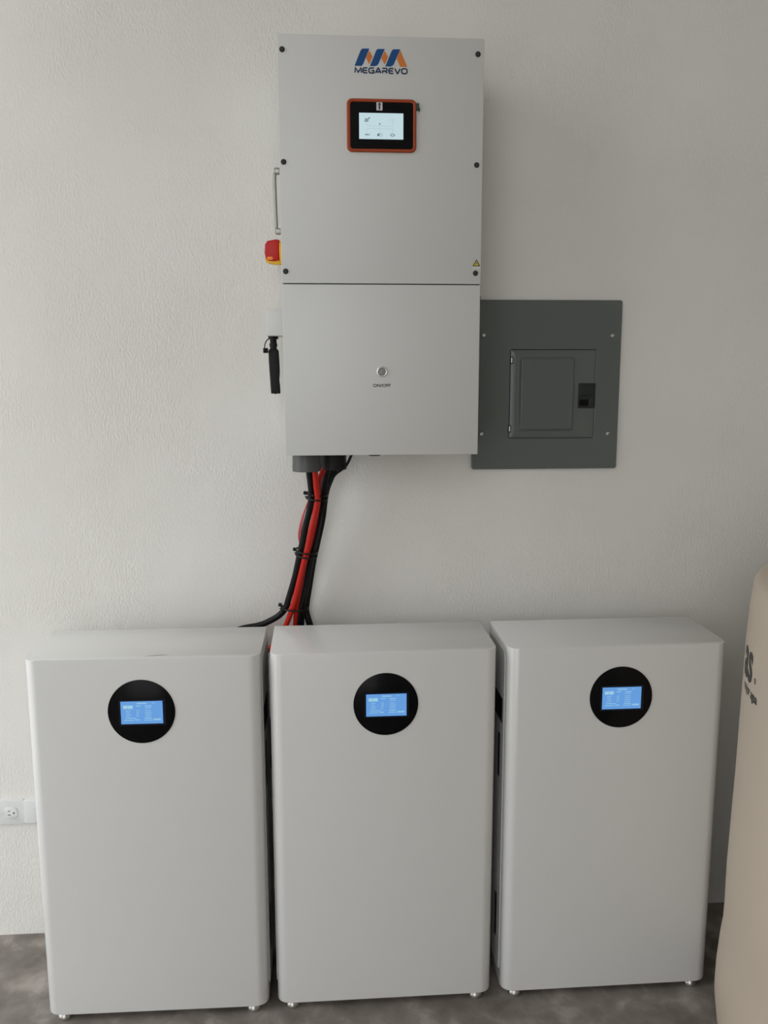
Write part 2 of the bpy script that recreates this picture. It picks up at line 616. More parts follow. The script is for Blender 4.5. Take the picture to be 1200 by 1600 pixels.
# lettering MEGAREVO drawn as strokes
LET = {
    'M': ([[(0, 0), (0.06, 1), (0.5, 0.08), (0.94, 1), (1, 0)]], False),
    'E': ([[(1, 1), (0.30, 1), (0.06, 0.85), (0, 0.5), (0.06, 0.15), (0.30, 0), (1, 0)], [(0.02, 0.5), (0.92, 0.5)]], False),
    'G': ([[(1, 1), (0.30, 1), (0.06, 0.85), (0, 0.5), (0.06, 0.15), (0.30, 0), (0.96, 0), (0.96, 0.48), (0.5, 0.48)]], False),
    'A': ([[(0, 0), (0.46, 1), (0.56, 1), (1, 0)], [(0.2, 0.26), (0.82, 0.26)]], False),
    'R': ([[(0, 1), (0.75, 1), (0.93, 0.88), (0.93, 0.58), (0.75, 0.45), (0.05, 0.45), (0.05, 0)], [(0.52, 0.45), (0.98, 0)]], False),
    'V': ([[(0, 1), (0.47, 0), (0.53, 0), (1, 1)]], False),
    'O': ([[(0.28, 1), (0.72, 1), (0.95, 0.85), (1, 0.5), (0.95, 0.15), (0.72, 0), (0.28, 0), (0.05, 0.15), (0, 0.5), (0.05, 0.85)]], True),
}
wds = {'M': 1.15, 'E': 0.85, 'G': 0.95, 'A': 1.0, 'R': 0.9, 'V': 1.0, 'O': 1.0}
word = 'MEGAREVO'
gap = 0.26
tot = sum(wds[c] for c in word)+gap*(len(word)-1)
cw = 0.111/tot
x = -0.0565
for c in word:
    strokes, closed = LET[c]
    w = wds[c]*cw
    bm = bmesh.new()
    for si, st in enumerate(strokes):
        stroke(bm, [(x+p[0]*w, 2.1409+p[1]*0.0098) for p in st], 0.0028, yb-0.00002*si, closed)
    ipart('brand_letter', bm, M['logo_navy'])
    x += w+gap*cw

# touch display
bz = rrect(-0.0748, 0.0742, 1.9808, 2.0885, 0.011, 6)
bi = rrect(-0.0672, 0.0676, 1.9872, 2.0818, 0.006, 6)
dis = ipart('display_bezel', ring_y(bmesh.new(), bz, bi, IY-0.006, IY+0.001, 0.002), M['bezel'], smooth=50)
ipart('display_glass', prism_y(bmesh.new(), rrect(-0.0674, 0.0678, 1.9870, 2.0820, 0.006, 6), IY-0.0035, IY+0.001), M['blackgloss'], dis)
bm = bmesh.new()
quad(bm, -0.0486, 0.0463, 2.0070, 2.0600, IY-0.0038)
scr = ipart('lit_screen', bm, M['lcd_white'], dis)
bm = bmesh.new()
ys = IY-0.0041


def SC(u, v):                 # screen uv -> x,z
    return (-0.0486+u*0.0949, 2.0600-v*0.0530)


def sq(u0, u1, v0, v1, b=None):
    a, c = SC(u0, v0), SC(u1, v1)
    quad(b or bm, a[0], c[0], c[1], a[1], ys)


for i in range(3):                                   # solar panel icon with sun
    for j in range(3):
        sq(0.135+0.030*i-0.008*j, 0.160+0.030*i-0.008*j, 0.215+0.045*j, 0.250+0.045*j)
ipart('solar_icon', bm, M['lcd_ink'], dis)
bm = bmesh.new()
cx_, cz_ = SC(0.232, 0.195)
flat(bm, [(cx_+0.0016*math.cos(a*math.pi/4), cz_+0.0016*math.sin(a*math.pi/4)) for a in range(8)], ys)
ipart('sun_icon', bm, M['lcd_ink'], dis)
bm = bmesh.new()
cx_, cz_ = SC(0.465, 0.415)
flat(bm, [(cx_+0.0016*math.cos(a*math.pi/4), cz_+0.0016*math.sin(a*math.pi/4)) for a in range(8)], ys)
ipart('dot_icon', bm, M['lcd_ink'], dis)
bm = bmesh.new()
for k in range(4):                                   # battery bars
    sq(0.135+0.022*k, 0.150+0.022*k, 0.80, 0.86)
sq(0.225, 0.245, 0.82, 0.84)
ipart('battery_icon', bm, M['lcd_ink'], dis)
bm = bmesh.new()
sq(0.41, 0.45, 0.80, 0.88)
sq(0.435, 0.455, 0.77, 0.88)
stroke(bm, [SC(*p) for p in ((0.475, 0.79), (0.52, 0.79), (0.52, 0.88), (0.475, 0.88))], 0.0006, ys, True)
ipart('house_icon', bm, M['lcd_ink'], dis)
bm = bmesh.new()
c0 = SC(0.755, 0.835)
stroke(bm, [(c0[0]+0.0034*math.cos(a*math.pi/5), c0[1]+0.0026*math.sin(a*math.pi/5)) for a in range(10)], 0.0012, ys, True)
sq(0.695, 0.72, 0.825, 0.85)
sq(0.79, 0.815, 0.825, 0.85)
ipart('grid_icon', bm, M['lcd_ink'], dis)
bm = bmesh.new()
stroke(bm, [SC(*p) for p in ((0.70, 0.36), (0.70, 0.24), (0.74, 0.22))], 0.0006, ys)
stroke(bm, [SC(*p) for p in ((0.755, 0.37), (0.755, 0.25), (0.79, 0.19), (0.79, 0.37))], 0.0006, ys, True)
for v in (0.49, 0.59):
    sq(0.17, 0.76, v, v+0.012)
for u, v0, v1 in ((0.17, 0.37, 0.50), (0.17, 0.59, 0.76), (0.755, 0.40, 0.50), (0.755, 0.59, 0.76), (0.47, 0.59, 0.77), (0.50, 0.44, 0.50)):
    sq(u, u+0.007, v0, v1)
ipart('screen_lines', bm, M['lcd_line'], dis)
bm = bmesh.new()
quad(bm, -0.0115, 0.0015, 2.0653, 2.0826, IY-0.0039)
ipart('arrow_sticker', bm, M['paper'], dis)
bm = bmesh.new()
flat(bm, [(-0.0050, 2.0815), (-0.0085, 2.0768), (-0.0066, 2.0768), (-0.0066, 2.0672), (-0.0034, 2.0672), (-0.0034, 2.0768), (-0.0015, 2.0768)], IY-0.0043)
ipart('printed_arrow', bm, M['arrow'], dis)
bm = bmesh.new()
box(bm, 0.0738, 0.0800, IY-0.005, IY-0.0004, 2.0668, 2.0812, bevel=0.0006)
box(bm, 0.0790, 0.0822, IY-0.0045, IY-0.0004, 2.0656, 2.0720, bevel=0.0004)
ipart('plug_connector', bm, M['green_term'], dis)

# on/off push button
bm = bmesh.new()
outer = [(0.0118*math.cos(a*math.pi/16)-0.0002, 0.0118*math.sin(a*math.pi/16)+1.5143) for a in range(32)]
inner = [(0.0086*math.cos(a*math.pi/16)-0.0002, 0.0086*math.sin(a*math.pi/16)+1.5143) for a in range(32)]
btn = ipart('push_button', ring_y(bm, outer, inner, IY-0.0035, IY+0.001, 0.0012), M['zinc'], smooth=60)
ipart('button_cap', cyl(bmesh.new(), (-0.0002, IY+0.0005, 1.5143), 0.0080, 0.0076, 0.0025, '-y', 28, 0.0005), M['button'], btn, 40)
bm = text_bm('ON/OFF', 0.0098, 0.00018, 1.12)
bmesh.ops.translate(bm, verts=bm.verts, vec=(-0.0008, yb, 1.4806))
ipart('on_off_lettering', bm, M['ink'])

# warning label near the lower right cover screw
bm = bmesh.new()
quad(bm, 0.2005, 0.2185, 1.7398, 1.7440, yb)
lab = ipart('warning_label', bm, M['paper'])
bm = bmesh.new()
flat(bm, [(0.2012, 1.7448), (0.2186, 1.7448), (0.2099, 1.7602)], yb-0.0001)
ipart('warning_triangle_border', bm, M['ink'], lab)
bm = bmesh.new()
flat(bm, [(0.2042, 1.7464), (0.2156, 1.7464), (0.2099, 1.7568)], yb-0.0003)
ipart('warning_triangle', bm, M['yellow'], lab)
bm = bmesh.new()
flat(bm, [(0.2104, 1.7545), (0.2086, 1.7508), (0.2098, 1.7508), (0.2092, 1.7470), (0.2113, 1.7516), (0.2101, 1.7516)], yb-0.0005)
ipart('lightning_mark', bm, M['ink'], lab)

# carrying handle on the left flank
hy = -0.13
pts = [(-0.2185, hy, 1.9655), (-0.2300, hy, 1.9655), (-0.2355, hy, 1.9600), (-0.2368, hy, 1.9450), (-0.2352, hy, 1.8550),
       (-0.2345, hy, 1.8400), (-0.2300, hy, 1.8345), (-0.2185, hy, 1.8345)]
hd = ipart('carrying_handle', tube(bmesh.new(), spline(pts, 5), 0.0040, 12), M['steel'], smooth=60)
for z in (1.9655, 1.8335):
    ipart('handle_bracket', B(-0.2372, -0.2180, hy-0.009, hy+0.009, z-0.0062, z+0.0062, bevel=0.0012), M['steel'], hd, 30)

# rotary disconnect: yellow escutcheon and red knob
sw = ipart('isolator_plate', B(-0.2245, -0.2180, -0.163, -0.097, 1.7585, 1.8145, bevel=0.003), M['yplastic'], smooth=30)
bm = bmesh.new()
cyl(bm, (-0.2235, -0.13, 1.7862), 0.0270, 0.026, 0.005, '-x', 28)
bmesh.ops.scale(bm, verts=bm.verts, vec=(1, 1, 0.96), space=Matrix.Translation((0, 0, -1.7862)))
ipart('isolator_collar', bm, M['yplastic'], sw, 40)
ky = -0.13
bm = bmesh.new()
prof = [(-0.2285, 1.8135), (-0.2365, 1.8150), (-0.2560, 1.8112), (-0.2615, 1.8040), (-0.2630, 1.7850), (-0.2605, 1.7715), (-0.2540, 1.7665), (-0.2400, 1.7655), (-0.2285, 1.7690)]
prism_y(bm, prof, ky-0.013, ky+0.013, 0.004, 3)
ipart('isolator_knob', bm, M['rplastic'], sw, 40)
bm = bmesh.new()
prism_y(bm, rrect(-0.2575, -0.2445, 1.7690, 1.7755, 0.002, 3), ky-0.0136, ky-0.012)
ipart('isolator_mark', bm, M['orange_mark'], sw)
ipart('isolator_lip', prism_y(bmesh.new(), [(-0.2245, 1.7680), (-0.2245, 1.7600), (-0.2400, 1.7600), (-0.2540, 1.7625), (-0.2605, 1.7665), (-0.2620, 1.7720), (-0.2500, 1.7700)], ky-0.010, ky+0.012, 0.002), M['yplastic'], sw, 40)
ipart('isolator_shaft_cap', B(-0.2310, -0.2240, ky-0.011, ky+0.011, 1.7695, 1.8085, bevel=0.001), M['rplastic'], sw)

# white socket box that carries the data stick
ipart('socket_box', B(-0.2610, -0.2175, -0.165, -0.095, 1.5968, 1.6560, bevel=0.002), M['inv'], smooth=30)
# latch clips on the right flank
for z0, z1 in ((1.665, 1.684), (1.348, 1.362)):
    ipart('side_latch', B(0.2175, 0.2265, -0.215, -0.19, z0, z1, bevel=0.0008), M['black'], smooth=30)

# conduit couplings and plugs under the cabinet
def coupling(cx, cy, r, zb, m):
    bm = bmesh.new()
    prof = [(r-0.004, zb+0.02), (r-0.004, zb), (r, zb), (r, zb+0.012), (r-0.0006, zb+0.014), (r-0.0012, IZB+0.003)]
    lathe(bm, prof, 40, cap=False)
    bm.faces.new([v for v in bm.verts[:0]]) if False else None
    bmesh.ops.translate(bm, verts=bm.verts, vec=(cx, cy, 0))
    return ipart('conduit_coupling', bm, m, smooth=50)


c1 = coupling(-0.1740, -0.168, 0.0335, 1.2835, M['conduit'])
c2 = coupling(-0.1110, -0.100, 0.0335, 1.2800, M['conduit_dark'])
for xx, yy, rr, hh in ((-0.012, -0.15, 0.0155, 0.0135), (0.110, -0.15, 0.0120, 0.0110)):
    ipart('blank_plug', cyl(bmesh.new(), (xx, yy, IZB+0.003), rr, rr*0.9, hh, '-z', 24, 0.001), M['black'], smooth=40)

# ---------------------------------------------------------------- plug-in data stick
dn = empty('data_logger_stick', (-0.2478, -0.13, 1.464), 'black stick-shaped data logger plugged in under the left flank of the inverter', 'data logger')
DO = Vector((-0.2478, -0.13, 1.464))


def dpart(name, bm, m, parent=None, smooth=None):
    bmesh.ops.translate(bm, verts=bm.verts, vec=-DO)
    return obj(name, bm, m, parent or dn, smooth)


bm = bmesh.new()
cyl(bm, (-0.2478, -0.13, 1.5905), 0.0118, 0.0118, 0.0060, 'z', 24, 0.0006)
dpart('socket_flange', bm, M['black'], smooth=40)
bm = bmesh.new()
cyl(bm, (-0.2478, -0.13, 1.5800), 0.0078, 0.0078, 0.0110, 'z', 20)
cyl(bm, (-0.2478, -0.13, 1.5735), 0.0092, 0.0092, 0.0075, 'z', 12, 0.001)
cyl(bm, (-0.2478, -0.13, 1.5660), 0.0080, 0.0080, 0.0080, 'z', 20)
dpart('coupling_nut', bm, M['black'], smooth=40)
bm = bmesh.new()
rings = [(-0.2575, -0.2380, 1.5672), (-0.2595, -0.2355, 1.5625), (-0.2592, -0.2345, 1.5400), (-0.2580, -0.2340, 1.5150), (-0.2570, -0.2355, 1.4950), (-0.2565, -0.2342, 1.4850), (-0.2555, -0.2335, 1.4665), (-0.2545, -0.2345, 1.4640)]
vr = []
for (xa, xb, z) in rings:
    c, hw = (xa+xb)/2, (xb-xa)/2
    vr.append([bm.verts.new((c+p[0], -0.13+p[1], z)) for p in rrect(-hw, hw, -hw*0.9, hw*0.9, hw*0.45, 4)])
for a, b in zip(vr, vr[1:]):
    for k in range(len(a)):
        bm.faces.new((a[k], a[(k+1) % len(a)], b[(k+1) % len(a)], b[k]))
bm.faces.new(vr[0])
bm.faces.new(list(reversed(vr[-1])))
dpart('stick_housing', bm, M['black'], smooth=40)
bm = bmesh.new()
tube(bm, spline([(-0.2560, -0.137, 1.5915), (-0.2625, -0.139, 1.5870), (-0.2670, -0.139, 1.5780), (-0.2678, -0.139, 1.5690)], 4), 0.0012, 8)
dpart('cap_tether', bm, M['black'], smooth=60)
bm = bmesh.new()
cyl(bm, (-0.2710, -0.139, 1.5640), 0.0058, 0.0058, 0.0112, 'x', 18, 0.001)
dpart('dust_cap', bm, M['black'], smooth=40)
dpart('housing_screw', cyl(bmesh.new(), (-0.2452, -0.13, 1.4641), 0.002, 0.0016, 0.0016, '-z', 10), M['black'])

# ================================================================ breaker panel
PX0, PX1, PZ0, PZ1, PT = 0.2470, 0.6280, 1.2655, 1.6928, -0.012
pan = empty('breaker_panel', (0.4375, 0, PZ0), 'flat dark grey-green steel breaker panel with a small hinged door', 'electrical panel')
PO = Vector((0.4375, 0, PZ0))


def ppart(name, bm, m, parent=None, smooth=None):
    bmesh.ops.translate(bm, verts=bm.verts, vec=-PO)
    return obj(name, bm, m, parent or pan, smooth)


DX0, DX1, DZ0, DZ1 = 0.3432, 0.5626, 1.3462, 1.5688
n_ = 5
outer = rrect(PX0, PX1, PZ0, PZ1, 0.006, n_)
inner = rrect(DX0-0.0012, DX1+0.0012, DZ0-0.0012, DZ1+0.0012, 0.002, n_)
ppart('cover_plate', ring_y(bmesh.new(), outer, inner, PT, -0.0005, 0.0016), M['panel'])
ppart('door_recess', B(DX0-0.004, DX1+0.004, PT+0.006, -0.0005, DZ0-0.004, DZ1+0.004), M['panel_gap'])
# door with an embossed raised field: nested outlines
bm = bmesh.new()
loops = [(rrect(DX0, DX1, DZ0, DZ1, 0.0015, n_), PT+0.005), (rrect(DX0, DX1, DZ0, DZ1, 0.0015, n_), PT-0.0006),
         (rrect(DX0+0.0006, DX1-0.0006, DZ0+0.0006, DZ1-0.0006, 0.0015, n_), PT-0.0010),
         (rrect(0.3620, 0.5120, 1.3610, 1.5540, 0.006, n_), PT-0.0010)]
for k in range(13):                    # pressed field with a rounded shoulder
    t = k/12
    w = 0.0095*t
    hh = 0.0075*(3*t*t-2*t**3)
    loops.append((rrect(0.3630+w, 0.5110-w, 1.3620+w, 1.5530-w, 0.008, n_), PT-0.0010-hh))
loops.append((rrect(0.3735, 0.5005, 1.3725, 1.5425, 0.007, n_), PT-0.0085))
vl = [[bm.verts.new((x, y, z)) for x, z in pts] for pts, y in loops]
for a, b in zip(vl, vl[1:]):
    for k in range(len(a)):
        bm.faces.new((a[k], a[(k+1) % len(a)], b[(k+1) % len(a)], b[k]))
bm.faces.new(vl[-1])
bm.faces.new(list(reversed(vl[0])))
door = ppart('door', bm, M['panel'], smooth=60)
bm = bmesh.new()
ring_y(bm, rrect(0.5204, 0.5642, 1.4215, 1.4850, 0.002, n_), rrect(0.5235, 0.5500, 1.4270, 1.4440, 0.001, n_), PT-0.004, PT, 0.0008)
lt = ppart('latch', bm, M['latch'], door, 40)
ppart('latch_slide', B(0.5235, 0.5480, PT-0.0025, PT-0.0005, 1.4275, 1.4435), M['blackgloss'], door)
ppart('latch_upper_plate', B(0.5255, 0.5600, PT-0.0052, PT-0.0035, 1.4540, 1.4820, bevel=0.0006), M['latch'], door)
for x, z in ((0.3455, 1.5432), (0.3437, 1.3699)):
    ppart('hinge_pocket', B(x-0.0042, x+0.0042, PT-0.0012, PT+0.004, z-0.0095, z+0.0095), M['panel_gap'])
    ppart('hinge', cyl(bmesh.new(), (x, PT-0.0016, z-0.0065), 0.0020, 0.0020, 0.013, 'z', 12), M['zinc'], smooth=40)
first = None
for x, z in ((0.2731, 1.6052), (0.6042, 1.6049), (0.2715, 1.3572), (0.6019, 1.3559)):
    if first is None:
        bm = bmesh.new()
        cyl(bm, (0, 0, 0), 0.0052, 0.0040, 0.003, '-y', 20, 0.001)
        first = obj('panel_screw', bm, M['zinc'], pan, 40)
        o = first
        bm = bmesh.new()
        box(bm, -0.0036, 0.0036, -0.0032, -0.0028, -0.0006, 0.0006)
        slot_me = obj('screw_slot', bm, M['screw'], o).data
    else:
        o = link('panel_screw', first.data, None, pan)
        link('screw_slot', slot_me, None, o)
    o.location = Vector((x, PT, z))-PO
    o.rotation_euler = (0, 0.7, 0)

# ================================================================ batteries
BW, BH, BD, FT = 0.5186, 0.8707, 0.2262, 0.018


def footprint(x0, x1, y0, y1, rf, rb, n=8):
    pts = []
    for cx, cy, r, a0 in ((x1-rb, y1-rb, rb, 0), (x0+rb, y1-rb, rb, 90), (x0+rf, y0+rf, rf, 180), (x1-rf, y0+rf, rf, 270)):
        k = n if r > 0.01 else 3
        for i in range(k+1):
            a = math.radians(a0+90*i/k)
            pts.append((cx+r*math.cos(a), cy+r*math.sin(a)))
    return pts


def make_battery():
    root = bpy.data.objects.new('battery_cabinet', None)
    COL.objects.link(root)
    h = BW/2
    obj('cabinet_shell', prism_z(bmesh.new(), footprint(-h, h, 0, BD, 0.027, 0.004), FT, FT+BH, 0.0016), M['bat'], root, 30)
    # side service panels with a black grip recess and slots
    for s in (-1, 1):
        bm = bmesh.new()
        pts = rrect(0.034, BD-0.010, FT+0.030, FT+BH-0.020, 0.016, 5)      # y,z outline
        v0 = [bm.verts.new((s*(h-0.001), y, z)) for y, z in pts]
        v1 = [bm.verts.new((s*(h+0.0022), y, z)) for y, z in pts]
        k = len(pts)
        bm.faces.new(v1)
        bm.faces.new(list(reversed(v0)))
        for i in range(k):
            bm.faces.new((v0[i], v0[(i+1) % k], v1[(i+1) % k], v1[i]))
        sp = obj('side_panel', bm, M['bat_side'], root)
        x0, x1 = sorted((s*(h+0.001), s*(h+0.0032)))
        obj('grip_recess', B(x0, x1, 0.048, 0.150, 0.690, 0.750, bevel=0.0008), M['black'], sp)
        for z0, z1 in ((0.545, 0.655), (0.120, 0.235)):
            obj('vent_slot', B(x0, x1, 0.068, 0.084, z0, z1, bevel=0.0008), M['black'], sp)
    dz = 0.7655
    disc = obj('display_disc', cyl(bmesh.new(), (0, 0.001, 0), 0.0742, 0.0742, 0.0030, '-y', 72, 0.0006), M['blackgloss'], root, 40)
    disc.location = (0, 0, dz)
    bm = bmesh.new()
    box(bm, -0.0500, 0.0535, -0.0026, -0.0016, -0.0320, 0.0295)
    obj('screen_module', bm, M['lcd_edge'], disc)
    bm = bmesh.new()
    quad(bm, -0.0452, 0.0472, -0.0278, 0.0252, -0.0030)
    obj('lit_screen', bm, M['lcd_blue'], disc)
    bm = bmesh.new()

    def q(u0, u1, v0, v1):
        quad(bm, -0.0452+u0*0.0924, -0.0452+u1*0.0924, 0.0252-v1*0.053, 0.0252-v0*0.053, -0.0033)
    rnd = random.Random(3)
    for k in range(6):
        q(0.39+0.040*k, 0.39+0.040*k+0.030, 0.065, 0.125)
    q(0.76, 0.82, 0.075, 0.10)
    q(0.06, 0.165, 0.175, 0.325)
    q(0.172, 0.29, 0.175, 0.325)
    for r in range(4):
        for u0, u1 in ((0.12, 0.24), (0.37, 0.47), (0.58, 0.74)):
            w = u1 - rnd.random()*0.05
            q(u0, w, 0.40+0.085*r, 0.422+0.085*r)
    q(0.36, 0.48, 0.19, 0.22)
    q(0.58, 0.74, 0.19, 0.22)
    q(0.58, 0.73, 0.275, 0.30)
    q(0.10, 0.36, 0.735, 0.76)
    q(0.07, 0.30, 0.825, 0.85)
    q(0.33, 0.44, 0.80, 0.835)
    q(0.56, 0.74, 0.735, 0.765)
    q(0.55, 0.75, 0.825, 0.85)
    for k in range(4):
        q(0.78+0.043*k, 0.78+0.043*k+0.034, 0.775, 0.855)
    obj('screen_text', bm, M['lcd_text'], disc)
    # feet
    for x, y in ((-h+0.036, 0.0185), (h-0.036, 0.0185), (-h+0.038, BD-0.03), (h-0.038, BD-0.03)):
        bm = bmesh.new()
        lathe(bm, [(0.0175, 0.0), (0.0178, 0.005), (0.0160, 0.010), (0.0125, 0.0145), (0.0115, 0.0155), (0.0115, FT+0.004)], 24)
        f = obj('foot', bm, M['foot'], root, 40)
        f.location = (x, y, 0)
    return root


def copy_tree(o, parent=None):
    c = o.copy()
    COL.objects.link(c)
    if parent is not None:
        c.parent = parent
    for ch in list(o.children):
        copy_tree(ch, c)
    return c


bat0 = make_battery()
specs = [(-0.5408, -0.3389, -0.0092, -0.0055, 'white floor-standing battery cabinet farthest from the tank, beside the wall outlet'),
         (-0.0010, -0.3354, 0.0040, 0.0022, 'white floor-standing battery cabinet in the middle, under the hanging cable bundle'),
         (0.5432, -0.3330, 0.0045, 0.0072, 'white floor-standing battery cabinet standing next to the beige tank')]
bats = []
for i, (x, y, r, dx, lab_) in enumerate(specs):
    bats.append(bat0 if i == 0 else copy_tree(bat0))
for b_, (x, y, r, dx, lab_) in zip(bats, specs):
    b_.location = (x, y, 0)
    b_.rotation_euler = (0, 0, r)
    tag(b_, lab_, 'battery', 'battery cabinets along the wall')
    for ch in b_.children:
        if ch.name.startswith('display_disc'):
            ch.location.x = dx
# scuff on the top of the first cabinet
bm = bmesh.new()
zt = FT+BH
pts = spline([(0.004, 0.014, zt), (0.022, 0.018, zt), (0.040, 0.0205, zt), (0.056, 0.021, zt)], 6)
tube(bm, pts, lambda t: 0.0002+0.0006*math.sin(math.pi*t), 6)
obj('top_scuff', bm, M['conduit'], bats[0])

# ================================================================ cables
def cable(name, pts, r, m, label, group=None):
    c = tag(obj(name, tube(bmesh.new(), spline(pts, 6), r, 12), M[m], None, 60, origin=pts[-1]), label, 'cable', group)
    return c


G1 = 'power cables between inverter and batteries'
PA = [(-0.154, -0.172, 1.3139), (-0.154, -0.164, 1.2819), (-0.1519, -0.1531, 1.2439), (-0.1497, -0.1444, 1.2119), (-0.156, -0.1327, 1.1729), (-0.1665, -0.1204, 1.13), (-0.176, -0.11, 1.0857), (-0.184, -0.103, 1.0547), (-0.197, -0.089, 1.0026), (-0.21, -0.076, 0.9498), (-0.2179, -0.068, 0.9219), (-0.234, -0.056, 0.877), (-0.258, -0.048, 0.832), (-0.285, -0.048, 0.805), (-0.321, -0.048, 0.782), (-0.364, -0.048, 0.766), (-0.4, -0.048, 0.7)]
PB = [(-0.129, -0.11, 1.3114), (-0.1324, -0.117, 1.2837), (-0.1462, -0.1231, 1.252), (-0.1483, -0.113, 1.199), (-0.1651, -0.0932, 1.1071), (-0.1841, -0.0771, 1.039), (-0.1986, -0.0658, 0.9703), (-0.2079, -0.0547, 0.9174), (-0.2116, -0.046, 0.872), (-0.2166, -0.0363, 0.81), (-0.217, -0.034, 0.722)]
PC = [(-0.1675, -0.16, 1.3131), (-0.1685, -0.152, 1.2821), (-0.1638, -0.1408, 1.2268), (-0.1676, -0.1308, 1.1903), (-0.1787, -0.1159, 1.145), (-0.1879, -0.1079, 1.101), (-0.1957, -0.0961, 1.0671), (-0.2085, -0.079, 1.0084), (-0.227, -0.063, 0.9452), (-0.2354, -0.0587, 0.92), (-0.253, -0.054, 0.899), (-0.279, -0.05, 0.883), (-0.306, -0.047, 0.872), (-0.362, -0.044, 0.859), (-0.429, -0.04, 0.817), (-0.47, -0.04, 0.72)]
PD = [(-0.1159, -0.096, 1.3073), (-0.1266, -0.102, 1.2756), (-0.1397, -0.0996, 1.212), (-0.1444, -0.091, 1.173), (-0.156, -0.0799, 1.1071), (-0.1659, -0.0718, 1.063), (-0.1762, -0.0607, 1.011), (-0.1877, -0.0519, 0.952), (-0.1938, -0.0447, 0.917), (-0.1974, -0.0381, 0.872), (-0.1984, -0.0357, 0.81), (-0.199, -0.036, 0.723)]
PE = [(-0.096, -0.092, 1.306), (-0.112, -0.087, 1.267), (-0.127, -0.08, 1.228), (-0.133, -0.074, 1.196), (-0.139, -0.066, 1.15), (-0.153, -0.056, 1.086), (-0.1639, -0.0487, 1.036), (-0.1742, -0.0379, 0.974), (-0.1827, -0.03, 0.9221), (-0.1836, -0.0272, 0.9001), (-0.1759, -0.0298, 0.87), (-0.162, -0.028, 0.826), (-0.15, -0.028, 0.756)]
PF = [(-0.062, -0.124, 1.327), (-0.068, -0.123, 1.312), (-0.081, -0.121, 1.288), (-0.104, -0.119, 1.27), (-0.12, -0.116, 1.248), (-0.129, -0.113, 1.222), (-0.1359, -0.1072, 1.19), (-0.1448, -0.1015, 1.1499), (-0.158, -0.093, 1.0918), (-0.1713, -0.082, 1.0419), (-0.1837, -0.0682, 0.9818), (-0.1962, -0.0618, 0.9215), (-0.2051, -0.0544, 0.8599), (-0.209, -0.05, 0.766)]
PG = [(-0.1636, -0.1291, 1.2225), (-0.1742, -0.1259, 1.1995), (-0.1841, -0.1165, 1.17), (-0.192, -0.106, 1.13), (-0.1933, -0.0993, 1.1071), (-0.1896, -0.0917, 1.0832), (-0.1859, -0.0846, 1.0589)]
PH = [(-0.1622, -0.1262, 1.222), (-0.1745, -0.1218, 1.1971), (-0.1871, -0.1115, 1.165), (-0.1966, -0.102, 1.125), (-0.1964, -0.096, 1.102), (-0.1904, -0.0875, 1.0801), (-0.1849, -0.0811, 1.059)]
cable('power_cable', PA, 0.0070, 'cable_red', 'front red power cable running the whole length of the bundle', G1)
cable('power_cable', PB, 0.0066, 'cable_red', 'red power cable tucked behind, leaving the darker conduit coupling', G1)
cable('power_cable', PC, 0.0080, 'cable_black', 'black cable on the left of the bundle, swinging left at the bottom', G1)
cable('power_cable', PD, 0.0085, 'cable_black', 'thick black power cable right behind the red one', G1)
cable('power_cable', PE, 0.0085, 'cable_black', 'outermost black power cable on the right edge of the bundle', G1)
cable('data_cable', PF, 0.0034, 'cable_black', 'thin black cable curving out from under the inverter into the bundle')
cable('thin_wire', PG, 0.0020, 'wire_pink', 'thin pinkish red wire bowing out left of the bundle, inner one', 'thin red wires beside the bundle')
cable('thin_wire', PH, 0.0018, 'wire_pink', 'thin pinkish red wire bowing out farthest left of the bundle', 'thin red wires beside the bundle')

# zip ties
for (cx, cy, cz, rx, ry, tilt, lab_) in ((-0.1515, -0.1145, 1.2150, 0.0255, 0.036, 0.10, 'black zip tie round the cables closest to the inverter'),
                                         (-0.1800, -0.0760, 1.0660, 0.0265, 0.040, 0.16, 'middle black zip tie round the cable bundle'),
                                         (-0.2130, -0.0515, 0.9180, 0.0340, 0.030, 0.05, 'lowest black zip tie where the black cable branches off')):
    t = empty('zip_tie', (cx, cy, cz), lab_, 'zip tie', 'zip ties on the cable bundle')
    for dz in (0.0055, -0.0055) if cz > 1 else (0.0,):
        bm = bmesh.new()
        pts = [(rx*math.cos(a*math.pi/14), ry*math.sin(a*math.pi/14), dz+tilt*rx*-math.cos(a*math.pi/14)) for a in range(28)]
        tube(bm, pts, 0.0023, 6, closed=True)
        obj('tie_band', bm, M['black'], t, 60)
    hd_ = obj('tie_head', B(-rx-0.0075, -rx+0.002, -0.006, 0.002, -0.004, 0.004, bevel=0.0014), M['black'], t, 40)
    hd_.location = (0, -0.006, tilt*rx)
    hd_.rotation_euler = (0, 0.25, 0)
    bm = bmesh.new()
    tube(bm, spline([(-rx-0.003, -0.008, tilt*rx), (-rx+0.004, -0.013, tilt*rx-0.006), (-rx+0.010, -0.0135, tilt*rx-0.008)], 4), 0.0012, 6)
    obj('tie_tail', bm, M['black'], t, 60)

